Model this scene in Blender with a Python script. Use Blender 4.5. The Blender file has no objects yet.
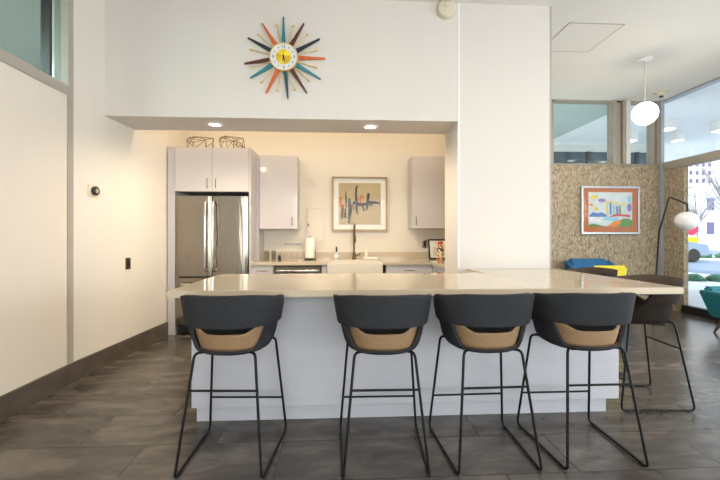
import bpy, bmesh, math, random
from mathutils import Vector, Matrix
PI = math.pi
C = bpy.context.scene.collection
SC = bpy.context.scene

# ------------------------------------------------------------------ camera
cam = bpy.data.cameras.new('camera'); cam.sensor_width = 36; cam.lens = 36 * 380 / 720.0
cam.shift_y = -3.6 / 720; cam.clip_end = 600; cam.clip_start = 0.05
co = bpy.data.objects.new('camera', cam); C.objects.link(co)
co.location = (0, 0, 1.235); co.rotation_euler = (PI / 2, 0, math.radians(-3.0))
SC.camera = co
# ------------------------------------------------------------------ colour management
SC.view_settings.view_transform = 'Standard'; SC.view_settings.look = 'None'
SC.view_settings.exposure = -0.04; SC.view_settings.gamma = 1.0
# ------------------------------------------------------------------ world / lights
w = bpy.data.worlds.new('World'); SC.world = w; w.use_nodes = True
wn = w.node_tree.nodes; wl = w.node_tree.links
bg = wn['Background']; bg.inputs[1].default_value = 2.2
tcw = wn.new('ShaderNodeTexCoord'); sepw = wn.new('ShaderNodeSeparateXYZ'); rw = wn.new('ShaderNodeValToRGB')
wl.new(tcw.outputs['Generated'], sepw.inputs[0]); wl.new(sepw.outputs[2], rw.inputs[0])
rw.color_ramp.elements[0].position = 0.0; rw.color_ramp.elements[0].color = (1.2, 1.25, 1.3, 1)
rw.color_ramp.elements[1].position = 0.6; rw.color_ramp.elements[1].color = (0.82, 0.92, 1.06, 1)
wl.new(rw.outputs[0], bg.inputs[0])
sun = bpy.data.lights.new('sun', 'SUN'); sun.energy = 4.0; sun.angle = math.radians(0.6); sun.color = (1, .93, .84)
so = bpy.data.objects.new('sun', sun); C.objects.link(so); so.location = (-30, -20, 40)
so.rotation_euler = Vector((0.75, 0.35, -0.95)).to_track_quat('-Z', 'Y').to_euler()

def area(name, loc, d, sx, sy, power, col, spread=180):
    l = bpy.data.lights.new(name, 'AREA'); l.shape = 'RECTANGLE'; l.size = sx; l.size_y = sy
    l.energy = power; l.color = col; l.spread = math.radians(spread)
    o = bpy.data.objects.new(name, l); C.objects.link(o); o.location = loc
    o.rotation_euler = Vector(d).to_track_quat('-Z', 'Y').to_euler(); return o
area('daylight_rear_window', (1.4, -3.12, 1.5), (0, 1, -.28), 6.0, 2.2, 180, (1.0, 0.945, 0.90))
area('daylight_side_window', (5.75, 1.4, 1.3), (-1, 0, -.3), 5.6, 2.2, 205, (0.95, 0.95, 1.0))
for kx in (-1.55, -.35, 1.0): area('kitchen_ceiling_light', (kx, 4.56, 3.5), (0, 0, -1), .25, .16, 11, (1.0, 0.80, 0.52))
area('lounge_ceiling_light', (3.3, 1.2, 3.5), (0, 0, -1), 1.2, 1.2, 35, (1.0, 0.84, 0.62))
area('bar_ceiling_light', (-0.4, 0.6, 3.5), (0, 0, -1), 1.6, 1.0, 22, (1.0, 0.85, 0.66))

# ------------------------------------------------------------------ materials
def mat(name, col, rough=.5, metal=0, spec=.5, noise=None, bump=None, coat=0, sheen=0, emit=None, es=0):
    m = bpy.data.materials.new(name); m.use_nodes = True
    nt = m.node_tree; b = nt.nodes['Principled BSDF']
    b.inputs['Base Color'].default_value = (*col, 1); b.inputs['Roughness'].default_value = rough
    b.inputs['Metallic'].default_value = metal; b.inputs['Specular IOR Level'].default_value = spec
    b.inputs['Coat Weight'].default_value = coat; b.inputs['Coat Roughness'].default_value = .03
    if sheen: b.inputs['Sheen Weight'].default_value = sheen
    if emit: b.inputs['Emission Color'].default_value = (*emit, 1); b.inputs['Emission Strength'].default_value = es
    tc = nt.nodes.new('ShaderNodeTexCoord')
    if noise:   # (scale, amount, stretch)
        sc_, am, st = noise
        mp = nt.nodes.new('ShaderNodeMapping'); mp.inputs['Scale'].default_value = st
        n = nt.nodes.new('ShaderNodeTexNoise'); n.inputs['Scale'].default_value = sc_; n.inputs['Detail'].default_value = 6
        r = nt.nodes.new('ShaderNodeValToRGB')
        r.color_ramp.elements[0].position = .3; r.color_ramp.elements[1].position = .7
        r.color_ramp.elements[0].color = (*[c * (1 - am) for c in col], 1)
        r.color_ramp.elements[1].color = (*[min(1, c * (1 + am)) for c in col], 1)
        L = nt.links
        L.new(tc.outputs['Object'], mp.inputs[0]); L.new(mp.outputs[0], n.inputs[0]); L.new(n.outputs[0], r.inputs[0])
        L.new(r.outputs[0], b.inputs['Base Color'])
    if bump:    # (scale, strength, stretch)
        sc_, am, st = bump
        mp = nt.nodes.new('ShaderNodeMapping'); mp.inputs['Scale'].default_value = st
        n = nt.nodes.new('ShaderNodeTexNoise'); n.inputs['Scale'].default_value = sc_; n.inputs['Detail'].default_value = 4
        bp = nt.nodes.new('ShaderNodeBump'); bp.inputs['Strength'].default_value = am; bp.inputs['Distance'].default_value = .01
        L = nt.links
        L.new(tc.outputs['Object'], mp.inputs[0]); L.new(mp.outputs[0], n.inputs[0]); L.new(n.outputs[0], bp.inputs['Height'])
        L.new(bp.outputs[0], b.inputs['Normal'])
    return m
O1 = (1, 1, 1)
M = {}
M['wall'] = mat('wall_paint', (.75, .70, .63), .75, noise=(1.2, .012, O1), bump=(90, .04, O1))
M['wall_white'] = mat('white_wall_paint', (.70, .655, .62), .6, noise=(1.2, .012, O1), bump=(90, .03, O1))
M['ceil'] = mat('ceiling_paint', (.74, .71, .66), .8, noise=(1, .012, O1))
M['panel'] = mat('left_panel_paint', (.75, .68, .60), .6, noise=(2, .012, O1))
M['trimgrey'] = mat('grey_metal_channel', (.40, .365, .315), .5, noise=(5, .04, O1))
M['cab'] = mat('gloss_lacquer', (.60, .565, .575), .12, coat=.6, noise=(1, .01, O1))
M['cabside'] = mat('cabinet_side_laminate', (.53, .50, .51), .35, noise=(1, .01, O1))
M['island'] = mat('island_laminate', (.50, .505, .56), .4, noise=(3, .03, (1, 1, 4)))
M['quartz'] = mat('cream_quartz', (.56, .475, .36), .09, spec=.6, noise=(60, .035, O1))
M['steel'] = mat('brushed_steel', (.31, .275, .23), .16, 1, noise=(6, .05, (40, 1, 1)), bump=(5, 1.0, (1.6, 1.6, .12)))
M['chrome'] = mat('bright_steel', (.75, .73, .70), .18, 1, noise=(10, .02, O1))
M['black'] = mat('black_metal', (.008, .008, .009), .45, spec=.2, noise=(20, .1, O1))
M['dark'] = mat('black_plastic', (.015, .014, .013), .4, noise=(20, .1, O1))
M['bronze'] = mat('dark_bronze', (.17, .12, .065), .3, 1, noise=(20, .1, O1))
M['brass'] = mat('brass', (.78, .62, .30), .35, .8, noise=(20, .05, O1))
M['gold'] = mat('gold_dial', (.95, .66, .06), .3, .6, noise=(14, .15, O1))
M['felt'] = mat('charcoal_felt', (.030, .032, .037), .9, noise=(160, .25, O1), bump=(400, .25, O1), spec=.2)
M['dark_felt'] = mat('black_seat_felt', (.012, .011, .011), .9, noise=(160, .2, O1), spec=.15)
M['tan'] = mat('tan_upholstery', (.29, .18, .095), .7, noise=(120, .14, O1), bump=(300, .2, O1))
M['brownfelt'] = mat('dark_brown_felt', (.024, .017, .013), .9, noise=(160, .2, O1), bump=(400, .2, O1), spec=.2)
M['brownline'] = mat('brown_lining', (.085, .055, .036), .7, noise=(120, .14, O1))
M['base'] = mat('dark_tile_baseboard', (.105, .083, .066), .35, noise=(5, .28, (1, 1, 2)))
M['mull'] = mat('beige_mullion', (.33, .29, .235), .45, noise=(8, .04, O1))
M['mullgrey'] = mat('grey_mullion', (.40, .42, .45), .4, .3, noise=(8, .04, O1))
M['mullwhite'] = mat('pale_mullion', (.62, .60, .56), .5, noise=(8, .03, O1))
M['white'] = mat('white_plastic', (.85, .83, .80), .4, noise=(8, .01, O1))
M['paper'] = mat('paper_towel_sheet', (.90, .88, .80), .9, noise=(30, .02, O1))
M['globe'] = mat('lit_opal_glass', (.9, .88, .8), .3, emit=(1, .95, .86), es=2.2)
M['downlamp'] = mat('lit_lamp_lens', (.9, .9, .8), .3, emit=(1, .93, .78), es=8)
M['opal'] = mat('unlit_opal_glass', (.80, .78, .78), .15, noise=(3, .01, O1))
M['blue'] = mat('blue_velvet', (.004, .11, .26), .7, noise=(30, .15, O1), sheen=.08)
M['teal'] = mat('teal_velvet', (.0, .15, .19), .7, noise=(30, .15, O1), sheen=.08)
M['yellow'] = mat('yellow_fabric', (.70, .56, .03), .7, noise=(30, .08, O1))
M['wood'] = mat('dark_wood', (.06, .03, .018), .4, noise=(10, .3, (1, 1, 6)))
M['beigepl'] = mat('beige_plastic', (.66, .60, .47), .4, noise=(8, .02, O1))
M['clear'] = None
def glass_mat(name, tint, refl=.05):
    m = bpy.data.materials.new(name); m.use_nodes = True; nt = m.node_tree; nt.nodes.clear(); L = nt.links
    o = nt.nodes.new('ShaderNodeOutputMaterial'); mx = nt.nodes.new('ShaderNodeMixShader')
    t = nt.nodes.new('ShaderNodeBsdfTransparent'); t.inputs[0].default_value = (*tint, 1)
    g = nt.nodes.new('ShaderNodeBsdfGlossy'); g.inputs['Roughness'].default_value = .01
    lw_ = nt.nodes.new('ShaderNodeLayerWeight'); pw = nt.nodes.new('ShaderNodeMath'); pw.operation = 'POWER'; pw.inputs[1].default_value = 5
    fr = nt.nodes.new('ShaderNodeMapRange'); fr.inputs[3].default_value = refl; fr.inputs[4].default_value = 1.0
    L.new(lw_.outputs['Facing'], pw.inputs[0]); L.new(pw.outputs[0], fr.inputs[0]); L.new(fr.outputs[0], mx.inputs[0]); L.new(t.outputs[0], mx.inputs[1]); L.new(g.outputs[0], mx.inputs[2]); L.new(mx.outputs[0], o.inputs[0])
    return m
M['wingglass'] = glass_mat('pale_clerestory_glass', (.88, .94, .92))
M['glass'] = glass_mat('window_glass', (.93, .97, .96))
M['tealglass'] = glass_mat('tinted_clerestory_glass', (.74, .82, .80))
M['thin'] = glass_mat('drinking_glass', (.86, .85, .82))
M['picglass'] = glass_mat('picture_glass', (.98, .98, .98), .012)

def floor_mat():
    m = bpy.data.materials.new('dark_stone_tile'); m.use_nodes = True; nt = m.node_tree; L = nt.links
    b = nt.nodes['Principled BSDF']; tc = nt.nodes.new('ShaderNodeTexCoord')
    mp = nt.nodes.new('ShaderNodeMapping'); mp.inputs['Location'].default_value = (1.14 + 4.0, -2.31 + 3.8, 0)
    br = nt.nodes.new('ShaderNodeTexBrick'); br.offset = .5; br.inputs['Scale'].default_value = 1
    br.inputs['Brick Width'].default_value = .8; br.inputs['Row Height'].default_value = .38
    br.inputs['Mortar Size'].default_value = .003; br.inputs['Mortar Smooth'].default_value = .1
    br.inputs['Color1'].default_value = (.0, .0, .0, 1); br.inputs['Color2'].default_value = (1, 1, 1, 1); br.inputs['Mortar'].default_value = (.5, .5, .5, 1)
    L.new(tc.outputs['Object'], mp.inputs[0]); L.new(mp.outputs[0], br.inputs[0])
    # per tile offset noise
    n = nt.nodes.new('ShaderNodeTexNoise'); n.noise_dimensions = '4D'; n.inputs['Scale'].default_value = 2.4; n.inputs['Detail'].default_value = 4
    n.inputs['Distortion'].default_value = .9; n.inputs['Roughness'].default_value = .6
    mp2 = nt.nodes.new('ShaderNodeMapping'); mp2.inputs['Scale'].default_value = (.8, 2.2, 1)
    ms = nt.nodes.new('ShaderNodeMath'); ms.operation = 'MULTIPLY'; ms.inputs[1].default_value = 9
    L.new(tc.outputs['Object'], mp2.inputs[0]); L.new(mp2.outputs[0], n.inputs['Vector']); L.new(br.outputs['Color'], ms.inputs[0]); L.new(ms.outputs[0], n.inputs['W'])
    r = nt.nodes.new('ShaderNodeValToRGB'); e = r.color_ramp.elements
    e[0].position = .28; e[0].color = (.040, .034, .030, 1); e[1].position = .76; e[1].color = (.19, .163, .14, 1)
    k = e.new(.5); k.color = (.088, .075, .065, 1)
    L.new(n.outputs[0], r.inputs[0])
    mx = nt.nodes.new('ShaderNodeMix'); mx.data_type = 'RGBA'; mx.inputs[7].default_value = (.018, .016, .015, 1)
    L.new(br.outputs['Fac'], mx.inputs[0]); L.new(r.outputs[0], mx.inputs[6]); L.new(mx.outputs[2], b.inputs['Base Color'])
    r2 = nt.nodes.new('ShaderNodeMapRange'); r2.inputs[3].default_value = .20; r2.inputs[4].default_value = .30
    L.new(n.outputs[0], r2.inputs[0]); L.new(r2.outputs[0], b.inputs['Roughness'])
    bp = nt.nodes.new('ShaderNodeBump'); bp.inputs['Strength'].default_value = .25; bp.inputs['Distance'].default_value = .003; bp.invert = True
    L.new(br.outputs['Fac'], bp.inputs['Height']); L.new(bp.outputs[0], b.inputs['Normal'])
    return m
M['floor'] = floor_mat()
def straw_mat():
    m = bpy.data.materials.new('coarse_straw_board'); m.use_nodes = True; nt = m.node_tree; L = nt.links
    b = nt.nodes['Principled BSDF']; b.inputs['Roughness'].default_value = .85
    tc = nt.nodes.new('ShaderNodeTexCoord'); mp = nt.nodes.new('ShaderNodeMapping'); mp.inputs['Scale'].default_value = (1, 1, .42)
    L.new(tc.outputs['Object'], mp.inputs[0])
    n = nt.nodes.new('ShaderNodeTexNoise'); n.inputs['Scale'].default_value = 48; n.inputs['Detail'].default_value = 5; n.inputs['Roughness'].default_value = .7
    L.new(mp.outputs[0], n.inputs['Vector'])
    r = nt.nodes.new('ShaderNodeValToRGB'); e = r.color_ramp.elements
    e[0].position = .33; e[0].color = (.13, .085, .045, 1); e[1].position = .72; e[1].color = (.66, .56, .42, 1)
    k = e.new(.46); k.color = (.36, .28, .185, 1); k = e.new(.56); k.color = (.47, .38, .26, 1)
    L.new(n.outputs[0], r.inputs[0]); L.new(r.outputs[0], b.inputs['Base Color'])
    bp = nt.nodes.new('ShaderNodeBump'); bp.inputs['Strength'].default_value = .8; bp.inputs['Distance'].default_value = .02
    L.new(n.outputs[0], bp.inputs['Height']); L.new(bp.outputs[0], b.inputs['Normal'])
    return m
M['straw'] = straw_mat()

# ------------------------------------------------------------------ mesh helpers
def B(): return bmesh.new()
def box(bm, x0, x1, y0, y1, z0, z1, bev=0, seg=2):
    r = bmesh.ops.create_cube(bm, size=1)['verts']
    for v in r:
        v.co = Vector((x0 + (v.co.x + .5) * (x1 - x0), y0 + (v.co.y + .5) * (y1 - y0), z0 + (v.co.z + .5) * (z1 - z0)))
    if bev:
        es = list({e for v in r for e in v.link_edges})
        bmesh.ops.bevel(bm, geom=es, offset=bev, segments=seg, affect='EDGES', profile=.5)
    return bm
def prism(bm, pts, z0, z1, bev=0):
    a = [bm.verts.new((x, y, z0)) for x, y in pts]; b = [bm.verts.new((x, y, z1)) for x, y in pts]
    n = len(pts); fs = [bm.faces.new(list(reversed(a))), bm.faces.new(b)]
    for i in range(n): fs.append(bm.faces.new((a[i], a[(i + 1) % n], b[(i + 1) % n], b[i])))
    if bev:
        es = list({e for f in fs for e in f.edges})
        bmesh.ops.bevel(bm, geom=es, offset=bev, segments=2, affect='EDGES')
    return bm
def extr(bm, pts, axis, a0, a1):
    """polygon in the plane normal to axis, swept from a0 to a1; pts are the other two coordinates in xyz order"""
    def P(p, a):
        return {'x': (a, p[0], p[1]), 'y': (p[0], a, p[1]), 'z': (p[0], p[1], a)}[axis]
    a = [bm.verts.new(P(p, a0)) for p in pts]; b = [bm.verts.new(P(p, a1)) for p in pts]; n = len(pts)
    bm.faces.new(a); bm.faces.new(list(reversed(b)))
    for i in range(n): bm.faces.new((a[i], b[i], b[(i + 1) % n], a[(i + 1) % n]))
    return bm
def smooth_path(pts, r=.04, n=6):
    """round the corners of a polyline"""
    P = [Vector(p) for p in pts]; out = [P[0]]
    for i in range(1, len(P) - 1):
        a, b, c = P[i - 1], P[i], P[i + 1]
        ra = min(r, (a - b).length * .45, (c - b).length * .45)
        p0 = b + (a - b).normalized() * ra; p2 = b + (c - b).normalized() * ra
        for k in range(n + 1):
            t = k / n; out.append(p0 * (1 - t) ** 2 + b * 2 * t * (1 - t) + p2 * t * t)
    out.append(P[-1]); return out
def tube(bm, pts, rad, seg=10, closed=False):
    P = [Vector(p) for p in pts]; n = len(P); rings = []
    rads = rad if isinstance(rad, (list, tuple)) else [rad] * n
    up = None
    for i in range(n):
        if closed: t = (P[(i + 1) % n] - P[i - 1]).normalized()
        else: t = (P[min(i + 1, n - 1)] - P[max(i - 1, 0)]).normalized()
        if up is None:
            up = Vector((0, 0, 1)) if abs(t.z) < .9 else Vector((0, 1, 0))
        s = t.cross(up).normalized(); up = s.cross(t).normalized()
        rings.append([bm.verts.new(P[i] + (s * math.cos(2 * PI * k / seg) + up * math.sin(2 * PI * k / seg)) * rads[i]) for k in range(seg)])
    for i in range(n if closed else n - 1):
        a, b = rings[i], rings[(i + 1) % n]
        for k in range(seg): bm.faces.new((a[k], a[(k + 1) % seg], b[(k + 1) % seg], b[k]))
    if not closed:
        bm.faces.new(list(reversed(rings[0]))); bm.faces.new(rings[-1])
    return bm
def lathe(bm, prof, cx=0, cy=0, cz=0, seg=32, axis='z', sx=1, sy=1, ring=False):
    """prof: list of (r, h). axis z up; axis y: towards the viewer is -y"""
    rings = []
    for r, h in prof:
        ring = []
        if r < 1e-6: r = 1e-4
        for k in range(seg):
            a = 2 * PI * k / seg; u, v = r * math.cos(a) * sx, r * math.sin(a) * sy
            ring.append(bm.verts.new((cx + u, cy + v, cz + h) if axis == 'z' else ((cx + u, cy - h, cz + v) if axis == 'y' else (cx + h, cy + u, cz + v))))
        rings.append(ring)
    for i in range(len(rings) - 1):
        a, b = rings[i], rings[i + 1]
        for k in range(seg): bm.faces.new((a[k], a[(k + 1) % seg], b[(k + 1) % seg], b[k]))
    if ring:
        a, b = rings[-1], rings[0]
        for k in range(seg): bm.faces.new((a[k], a[(k + 1) % seg], b[(k + 1) % seg], b[k]))
    else:
        bm.faces.new(list(reversed(rings[0]))); bm.faces.new(rings[-1])
    return bm
def sph(bm, x, y, z, rx, ry=None, rz=None, seg=24, rings=14):
    ry = ry or rx; rz = rz or rx
    vs = bmesh.ops.create_uvsphere(bm, u_segments=seg, v_segments=rings, radius=1)['verts']
    for v in vs: v.co = Vector((x + v.co.x * rx, y + v.co.y * ry, z + v.co.z * rz))
    return bm
def frame_rect(bm, x0, x1, z0, z1, t, y0, y1, bev=.002):
    box(bm, x0, x1, y0, y1, z0, z0 + t, bev); box(bm, x0, x1, y0, y1, z1 - t, z1, bev)
    box(bm, x0, x0 + t, y0, y1, z0 + t, z1 - t, bev); box(bm, x1 - t, x1, y0, y1, z0 + t, z1 - t, bev)
    return bm

def obj(name, bm, m, parent=None, smooth=None, local=False):
    """links bm as ONE mesh; world coordinates are made relative to the thing's empty unless local"""
    bmesh.ops.recalc_face_normals(bm, faces=bm.faces[:])
    off = Vector((0, 0, 0))
    if parent is not None and not local:
        q = parent
        while q.parent: q = q.parent
        off = Vector(q.location)
    elif parent is None and not local:
        xs = [v.co for v in bm.verts]
        off = Vector(((min(c.x for c in xs) + max(c.x for c in xs)) / 2, (min(c.y for c in xs) + max(c.y for c in xs)) / 2, min(c.z for c in xs)))
    if off.length:
        for v in bm.verts: v.co -= off
    me = bpy.data.meshes.new(name); bm.to_mesh(me); bm.free()
    for mm in (m if isinstance(m, (list, tuple)) else [m]): me.materials.append(mm)
    o = bpy.data.objects.new(name, me); C.objects.link(o)
    if parent is not None: o.parent = parent
    elif not local: o.location = off
    if smooth is not None:
        me.polygons.foreach_set('use_smooth', [True] * len(me.polygons))
        try: me.set_sharp_from_angle(angle=math.radians(smooth))
        except Exception: pass
    return o
def thing(name, label, cat, loc=(0, 0, 0), rz=0, group=None):
    o = bpy.data.objects.new(name, None); C.objects.link(o); o.empty_display_size = .1
    o.location = loc; o.rotation_euler = (0, 0, rz); o['label'] = label; o['category'] = cat
    if group: o['group'] = group
    return o
def tag(o, label, cat, group=None):
    o['label'] = label; o['category'] = cat
    if group: o['group'] = group
    return o
def struct(name, bm, m, smooth=None, world=True):
    o = obj(name, bm, m, None, smooth, local=True); o['kind'] = 'structure'; return o
def dup(root, loc, rz, label, group=None):
    r = root.copy(); C.objects.link(r); r.location = loc; r.rotation_euler = (0, 0, rz); r['label'] = label
    if group: r['group'] = group
    for ch in list(root.children):
        c = ch.copy(); C.objects.link(c); c.parent = r
        for g in ch.children:
            d = g.copy(); C.objects.link(d); d.parent = c
    return r

# ------------------------------------------------------------------ the room
CZ = 3.57
XR, YB = 5.555, 6.30          # window wall on the right, far wall of the lounge
YS, YT = 3.745, 4.22          # front and back of the dropped beam over the bar
JX, PX = 1.178, 2.12          # ends of the wall pier
LX = -2.27
struct('floor', box(B(), LX - .1, XR, -3.1, YB, -.12, 0), M['floor'])
struct('ceiling', box(B(), LX - .1, XR, -3.1, YB, CZ, CZ + .15), M['ceil'])
# left wall: front panel stretch with clerestory, then the stretch running to the kitchen
struct('wall_left', box(B(), LX - .1, LX, -3.1, 3.285, 0, 2.41), M['panel'])
bm = B(); prism(bm, [(LX, 3.345), (-2.165, 4.93), (-2.165, 5.6), (-2.40, 5.6), (-2.40, 3.345)], 0, CZ)
struct('wall_kitchen_left', bm, M['wall'])
bm = B(); box(bm, LX - .10, LX + .012, 3.285, 3.345, 0.17, CZ); struct('trim_1', bm, M['trimgrey'])
bm = B(); box(bm, LX - .10, LX + .012, -3.1, 3.285, 2.41, 2.49); struct('trim_2', bm, M['trimgrey'])
wg = obj('window_1', box(B(), LX - .06, LX - .05, -3.1, 3.285, 2.49, CZ), M['tealglass'], local=True); wg['kind'] = 'structure'
obj('window_frame', box(B(), LX - .09, LX - .02, 3.125, 3.15, 2.49, CZ), M['dark'], wg, local=True)
obj('pale_post', box(B(), LX - .19, LX - .10, 3.29, 3.34, 2.49, CZ), M['opal'], wg, local=True)  # pale post added behind the glass, stands in for a reflection of the room
# box added beyond the clerestory as a corridor; walls and ceiling block the sun
bm = B(); box(bm, -6.1, -6.0, -3.1, 5.6, 0, CZ + .15); box(bm, -6.1, -2.4, 5.6, 5.7, 0, CZ + .15); box(bm, -6.1, -2.37, -3.2, -3.1, 0, CZ + .15)
struct('wall_corridor_sunblock', bm, mat('grey_corridor_paint', (.55, .57, .56), .7, noise=(1, .02, O1)))
struct('ceiling_corridor_sunblock', box(B(), -6.1, -2.37, -3.1, 5.6, CZ, CZ + .15), mat('corridor_ceiling_paint', (.52, .54, .53), .7, noise=(1, .02, O1)))
struct('floor_corridor', box(B(), -6.1, -2.37, -3.1, 5.6, -.12, 0), M['floor'])
area('corridor_fill_light', (-4.4, 2.0, 3.5), (0, 0, -1), 1.2, 4, 480, (.92, 1, .99))  # unseen area lamp added to brighten the view through the clerestory
# baseboards
bm = B(); box(bm, LX, LX + .02, -3.0, 3.345, 0, .168, .002); struct('baseboard_left', bm, M['base'])
bm = B(); prism(bm, [(LX + .02, 3.345), (-2.165 + .02, 4.866), (-2.165, 4.866), (LX, 3.345)], 0, .168); struct('baseboard_kitchen', bm, M['base'])
# wall behind the camera: low wall, window band
bm = B(); box(bm, LX, XR, -3.1, -3.0, 0, .4); box(bm, LX, XR, -3.1, -3.0, 2.65, CZ)
box(bm, LX, -1.6, -3.1, -3.0, .4, 2.65); box(bm, 4.4, XR, -3.1, -3.0, .4, 2.65); struct('wall_rear', bm, M['wall'])
wr = struct('window_2', box(B(), -1.6, 4.4, -3.055, -3.045, .4, 2.65), M['glass'])
bm = B()
for x in (-1.6, .4, 2.4, 4.36): box(bm, x, x + .05, -3.09, -3.01, .4, 2.65)
box(bm, -1.6, 4.4, -3.09, -3.01, 2.0, 2.05); obj('window_frame', bm, M['mull'], wr, local=True)
# beam over the bar and the pier
bm = B()
box(bm, -2.40, JX, YS, YT, 2.385, CZ)
struct('wall_beam', bm, M['wall_white'])
bm = B(); box(bm, JX, PX, YS, YT, 0, CZ); struct('wall_pier', bm, M['wall_white'])
bm = B(); box(bm, 2.0, PX, YT, YB, 0, CZ); struct('wall_kitchen_right', bm, M['wall'])
bm = B(); box(bm, -2.40, 2.0, 5.5, 5.6, 0, CZ); struct('wall_kitchen_back', bm, M['wall'])
bm = B(); box(bm, PX, PX + .02, YS, YS + .03, 0, CZ); struct('trim_3', bm, M['trimgrey'])
bm = B(); box(bm, JX - .003, JX + .018, YS - .004, YS, .91, CZ); struct('trim_4', bm, M['white'])
# lounge far wall: straw board, clerestory over it
SZ = 2.46
struct('wall_back', box(B(), PX, XR, YB, YB + .12, 0, SZ), M['straw'])
bm = B(); box(bm, XR - .0, XR + .08, 5.87, YB + .0, .0, 2.37); struct('wall_right', bm, M['straw'])
bm = B(); box(bm, PX, XR, YB - .02, YB + .14, SZ, SZ + .02); struct('trim_5', bm, M['mull'])
cw = struct('window_3', box(B(), PX + .02, XR, YB + .05, YB + .06, SZ + .02, CZ), M['wingglass'])
bm = B()
box(bm, 3.545, 3.64, YB, YB + .12, SZ + .02, CZ, .004)
box(bm, 4.665, 4.74, YB - .03, YB + .12, SZ + .02, CZ, .004); box(bm, 4.75, 4.83, YB, YB + .12, SZ + .02, CZ, .004); box(bm, 4.84, 4.885, YB - .04, YB + .12, SZ + .02, CZ, .004)
box(bm, 5.385, 5.45, YB - .0, YB + .12, SZ + .02, CZ, .004); box(bm, 5.46, 5.52, YB - .03, YB + .12, SZ + .02, CZ, .004)
box(bm, PX + .02, XR, YB, YB + .12, CZ - .03, CZ); obj('window_frame', bm, M['mull'], cw, local=True)
bm = B(); box(bm, 4.89, 4.965, YB - .05, YB + .1, SZ + .02, CZ, .003); obj('pale_post', bm, M['mullwhite'], cw, local=True)
# right window wall
rwg = struct('window_4', box(B(), XR + .04, XR + .05, -3.0, YB, .13, CZ), M['glass'])
bm = B()
box(bm, XR - .03, XR + .09, -3.0, YB, 2.37, 2.50, .004)
obj('window_beam', bm, M['mull'], rwg, local=True)
bm = B(); box(bm, XR - .04, XR + .06, -3.0, 5.87, 0, .13, .003); obj('window_sill', bm, M['dark'], rwg, local=True)
bm = B(); box(bm, XR - .02, XR + .09, -3.0, YB, CZ - .03, CZ)
for y in (-3.0, -.8, 1.4, 3.6): box(bm, XR - .02, XR + .08, y, y + .06, .13, CZ)
obj('window_frame', bm, M['mullgrey'], rwg, local=True)
bm = B(); box(bm, XR - .055, XR + .005, YB - .06, YB, 0, CZ, .004); struct('trim_6', bm, M['mullgrey'])
# ceiling access hatch
bm = B(); x0, x1, y0, y1, t = 2.50, 3.13, 4.02, 4.65, .008
hz = CZ - .006
box(bm, x0, x1, y0, y0 + t, hz, CZ); box(bm, x0, x1, y1 - t, y1, hz, CZ); box(bm, x0, x0 + t, y0, y1, hz, CZ); box(bm, x1 - t, x1, y0, y1, hz, CZ)
hatch = thing('access_hatch', 'square flush access hatch in the lounge ceiling beside the white pier', 'hatch', (x0, y0, hz))
obj('hatch_frame', bm, M['trimgrey'], hatch); obj('hatch_panel', box(B(), x0 + t, x1 - t, y0 + t, y1 - t, hz + .002, CZ), M['ceil'], hatch)

# ------------------------------------------------------------------ outside
gm = mat('pale_concrete', (.75, .75, .78), .8, noise=(2, .05, O1))
struct('ground', box(B(), XR + .06, 400, -60, 400, -.3, -.1), gm)
struct('road', box(B(), 13.0, 20.5, -60, 400, -.1, -.09), mat('asphalt', (.20, .26, .38), .6, noise=(3, .1, O1)))
struct('sidewalk', box(B(), 20.5, 24.0, -60, 400, -.1, -.02), gm)
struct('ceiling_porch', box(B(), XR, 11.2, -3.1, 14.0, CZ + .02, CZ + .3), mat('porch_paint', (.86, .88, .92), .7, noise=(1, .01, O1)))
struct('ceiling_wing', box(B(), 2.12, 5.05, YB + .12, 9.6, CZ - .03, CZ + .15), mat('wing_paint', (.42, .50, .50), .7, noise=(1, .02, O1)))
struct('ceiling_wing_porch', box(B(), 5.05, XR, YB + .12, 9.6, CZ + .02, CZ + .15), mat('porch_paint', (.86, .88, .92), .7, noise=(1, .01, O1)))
wf = struct('wall_wing', box(B(), 2.12, 8.2, 9.4, 9.5, 3.40, CZ + .02), M['ceil'])
wfw = struct('window_5', box(B(), 2.12, 8.2, 9.42, 9.46, 0, 3.40), mat('dark_reflecting_glass', (.035, .055, .065), .05, spec=1, noise=(1, .1, O1)))
bm = B()
for x in (3.2, 4.9, 6.3, 7.6, 8.15): box(bm, x, x + .08, 9.36, 9.42, 0, 3.4)
obj('window_frame', bm, M['dark'], wfw, local=True)
# cube lights under the porch
cl0 = None
for i, (x, y, lb) in enumerate([(6.62, 7.35, 'white cube downlight under the porch just right of the corner post'), (7.62, 8.2, 'white cube downlight under the porch, lower and further from the corner post'),
                            (7.78, 7.42, 'white cube downlight under the porch at the right edge of the photo'), (6.6, 8.3, 'white cube downlight seen through the glass behind the hanging globe')]):
    if cl0 is None:
        cl0 = thing('cube_downlight', lb, 'light', (x, y, CZ - .18), 0, 'cube downlights under the porch')
        obj('housing', box(B(), -.1, .1, -.1, .1, .012, .2, .006), M['white'], cl0, local=True)
        obj('lens', box(B(), -.08, .08, -.08, .08, 0, .014), M['downlamp'], cl0, local=True)
    else: dup(cl0, (x, y, CZ - .18), 0, lb)
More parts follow.
